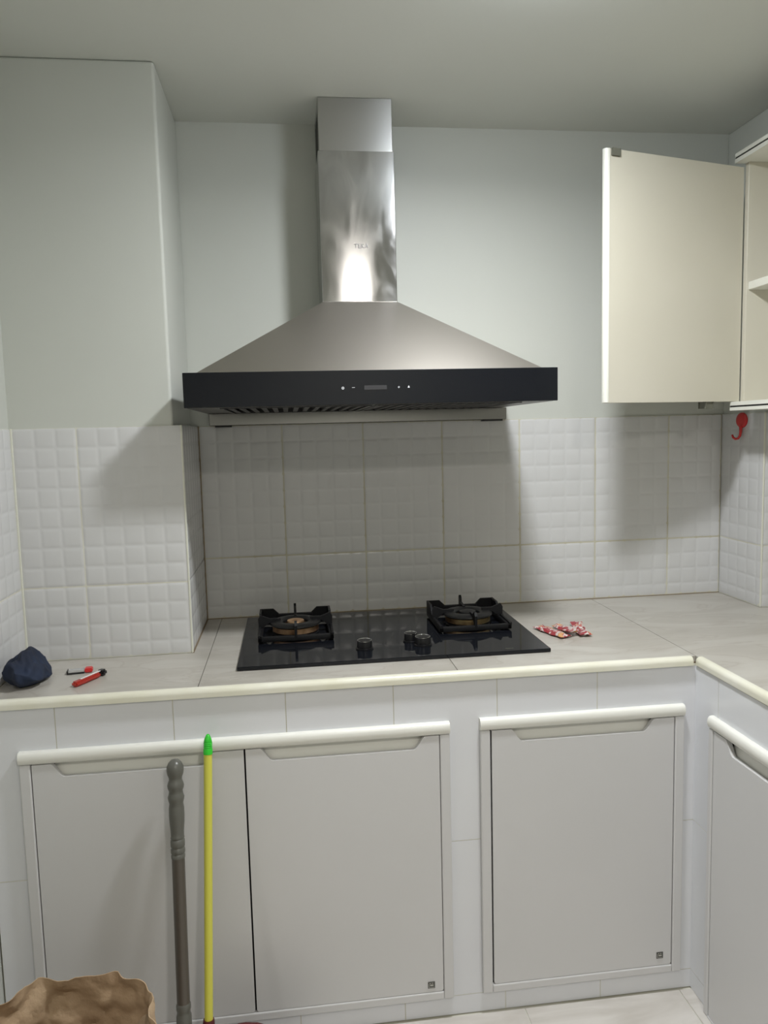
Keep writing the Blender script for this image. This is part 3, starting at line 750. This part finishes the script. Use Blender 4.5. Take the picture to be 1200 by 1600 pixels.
# flared head block turned to the right, bristles below
hdx, hdy = e.x + .088, e.y - .008
pts = [(hdx - .085, FZ + .085), (hdx + .125, FZ + .085), (hdx + .125, FZ + .100), (hdx + .080, FZ + .122), (hdx + .015, FZ + .150), (hdx - .005, FZ + .157), (hdx - .030, FZ + .156), (hdx - .060, FZ + .140), (hdx - .082, FZ + .122)]
mb.prism(pts, 1, hdy - .018, hdy + .018)
bmesh.ops.bevel(mb.bm, geom=list(mb.bm.edges), offset=.004, segments=2, affect='EDGES')
part('head_block', mb, M['maroon'], broom, 'dark maroon head', smooth=40)
mb = MB()
for i in range(46):
    for k in range(5):
        bx_ = hdx - .080 + .198 * i / 45; byy = hdy - .013 + .0065 * k
        jx = random.uniform(-.010, .010) + max(0, bx_ - hdx) * .12
        mb.tube([(bx_, byy, FZ + .088), (bx_ + jx, byy + random.uniform(-.008, .008), FZ + .002)], .0014, 4)
part('bristles', mb, M['bristle'], broom, kind='stuff')

# ================================================================= PAPER BAG
bcx, bcy, bz = -.160, -1.088, -.447
bag = top('paper_bag', (bcx, bcy, FZ), 'open crumpled brown paper bag standing on the floor in front of the left cabinet', 'bag')
n, lv = 150, 60
def bagpt(i, j, inner):
    a = 2 * PI * i / n; t = j / (lv - 1)
    sup = lambda q, p: math.copysign(abs(q) ** p, q)
    rx, ry = .142, .145
    k = .86 + .14 * t
    x = rx * k * sup(math.cos(a), .94); y = ry * k * sup(math.sin(a), .94)
    q = Vector((x * 7, y * 7, t * 2.6))
    c1 = (1 - 2 * abs(noise.noise(q + Vector((1, 5, 2))))) * .010 + noise.noise(q * .8) * .010 + (1 - 2.5 * abs(noise.noise(q * 2.3 + Vector((4, 1, 9))))) * .012 + (1 - 2.5 * abs(noise.noise(q * 5.1 + Vector((8, 3, 1))))) * .004
    rad = Vector((x, y, 0)).normalized() * (c1 - (.0018 if inner else 0))
    ztop = bz + .004 * math.sin(a * 3 + .6) + .005 * noise.noise(Vector((math.cos(a) * 3, math.sin(a) * 3, 4))) - .010 * max(0, math.cos(a)) ** 2 + .0015 * math.sin(a * 17)
    z = FZ + .001 + (ztop - FZ) * t
    return Vector((bcx + x, bcy + y, z)) + rad
mb = MB()
Vo = mb.grid(n, lv, lambda i, j: bagpt(i, j, False), True)
Vi = mb.grid(n, lv, lambda i, j: bagpt(i, j, True) + Vector((0, 0, .0008 if j == 0 else 0)), True)
for i in range(n):
    k = (i + 1) % n
    mb.bm.faces.new((Vo[i][-1], Vo[k][-1], Vi[k][-1], Vi[i][-1]))
mb.bm.faces.new([Vo[i][0] for i in range(n)][::-1]); mb.bm.faces.new([Vi[i][0] for i in range(n)])
part('bag_wall', mb, M['kraft'], bag, smooth=28)
# folded loose flap at the right front of the rim
mb = MB()
def flap(i, j):
    u = i / 15; v_ = j / 9
    a = -.55 + 1.0 * u
    x = bcx + (.150 - .06 * v_) * math.cos(a); y = bcy + (.128 - .05 * v_) * math.sin(a)
    z = bz - .022 + .012 * math.sin(u * PI) - .055 * v_ ** 1.4 + .010 * noise.noise(Vector((u * 4, v_ * 3, 2)))
    return (x, y, z)
mb.grid(16, 10, flap)
bmesh.ops.solidify(mb.bm, geom=mb.bm.faces[:], thickness=.001)
part('folded_flap', mb, M['kraft'], bag, smooth=40)

# ================================================================= CEILING LAMPS
LL = ['round white ceiling lamp above the cooker', 'round warm ceiling lamp behind the camera', 'round ceiling lamp in the side space on the left']
for (lx, ly, lr, lw, ls, lc), lab in zip(LAMPS, LL):
    lp = top('ceiling_light', (lx, ly, ZC), lab, 'lamp')
    part('rim', MB().lathe((lx, ly, ZC - .0005), (0, 0, -1), [(0, lr + .012), (.006, lr + .010), (.007, lr + .001), (.002, lr), (.0, lr)], 40, False), M['white_p'], lp, smooth=40)
    part('diffuser', MB().lathe((lx, ly, ZC - .0010), (0, 0, -1), [(0, lr - .001), (.020, lr - .002), (.028, lr - .010), (.031, lr - .030), (.032, .001)], 40), emis('lamp_glow', tuple(c * k for c, k in zip(lc, (.86, .92, 1.0))) if ly > -1.5 else lc, ls), lp, 'glowing diffuser', smooth=60)
    ld = bpy.data.lights.new('lamp_light', 'AREA'); ld.shape = 'DISK'; ld.size = 2 * lr - .01; ld.energy = lw; ld.color = lc; ld.spread = math.radians(SPREAD)
    lo = bpy.data.objects.new('lamp_light', ld); COL.objects.link(lo); lo.parent = lp; lo.location = (0, 0, -.036)
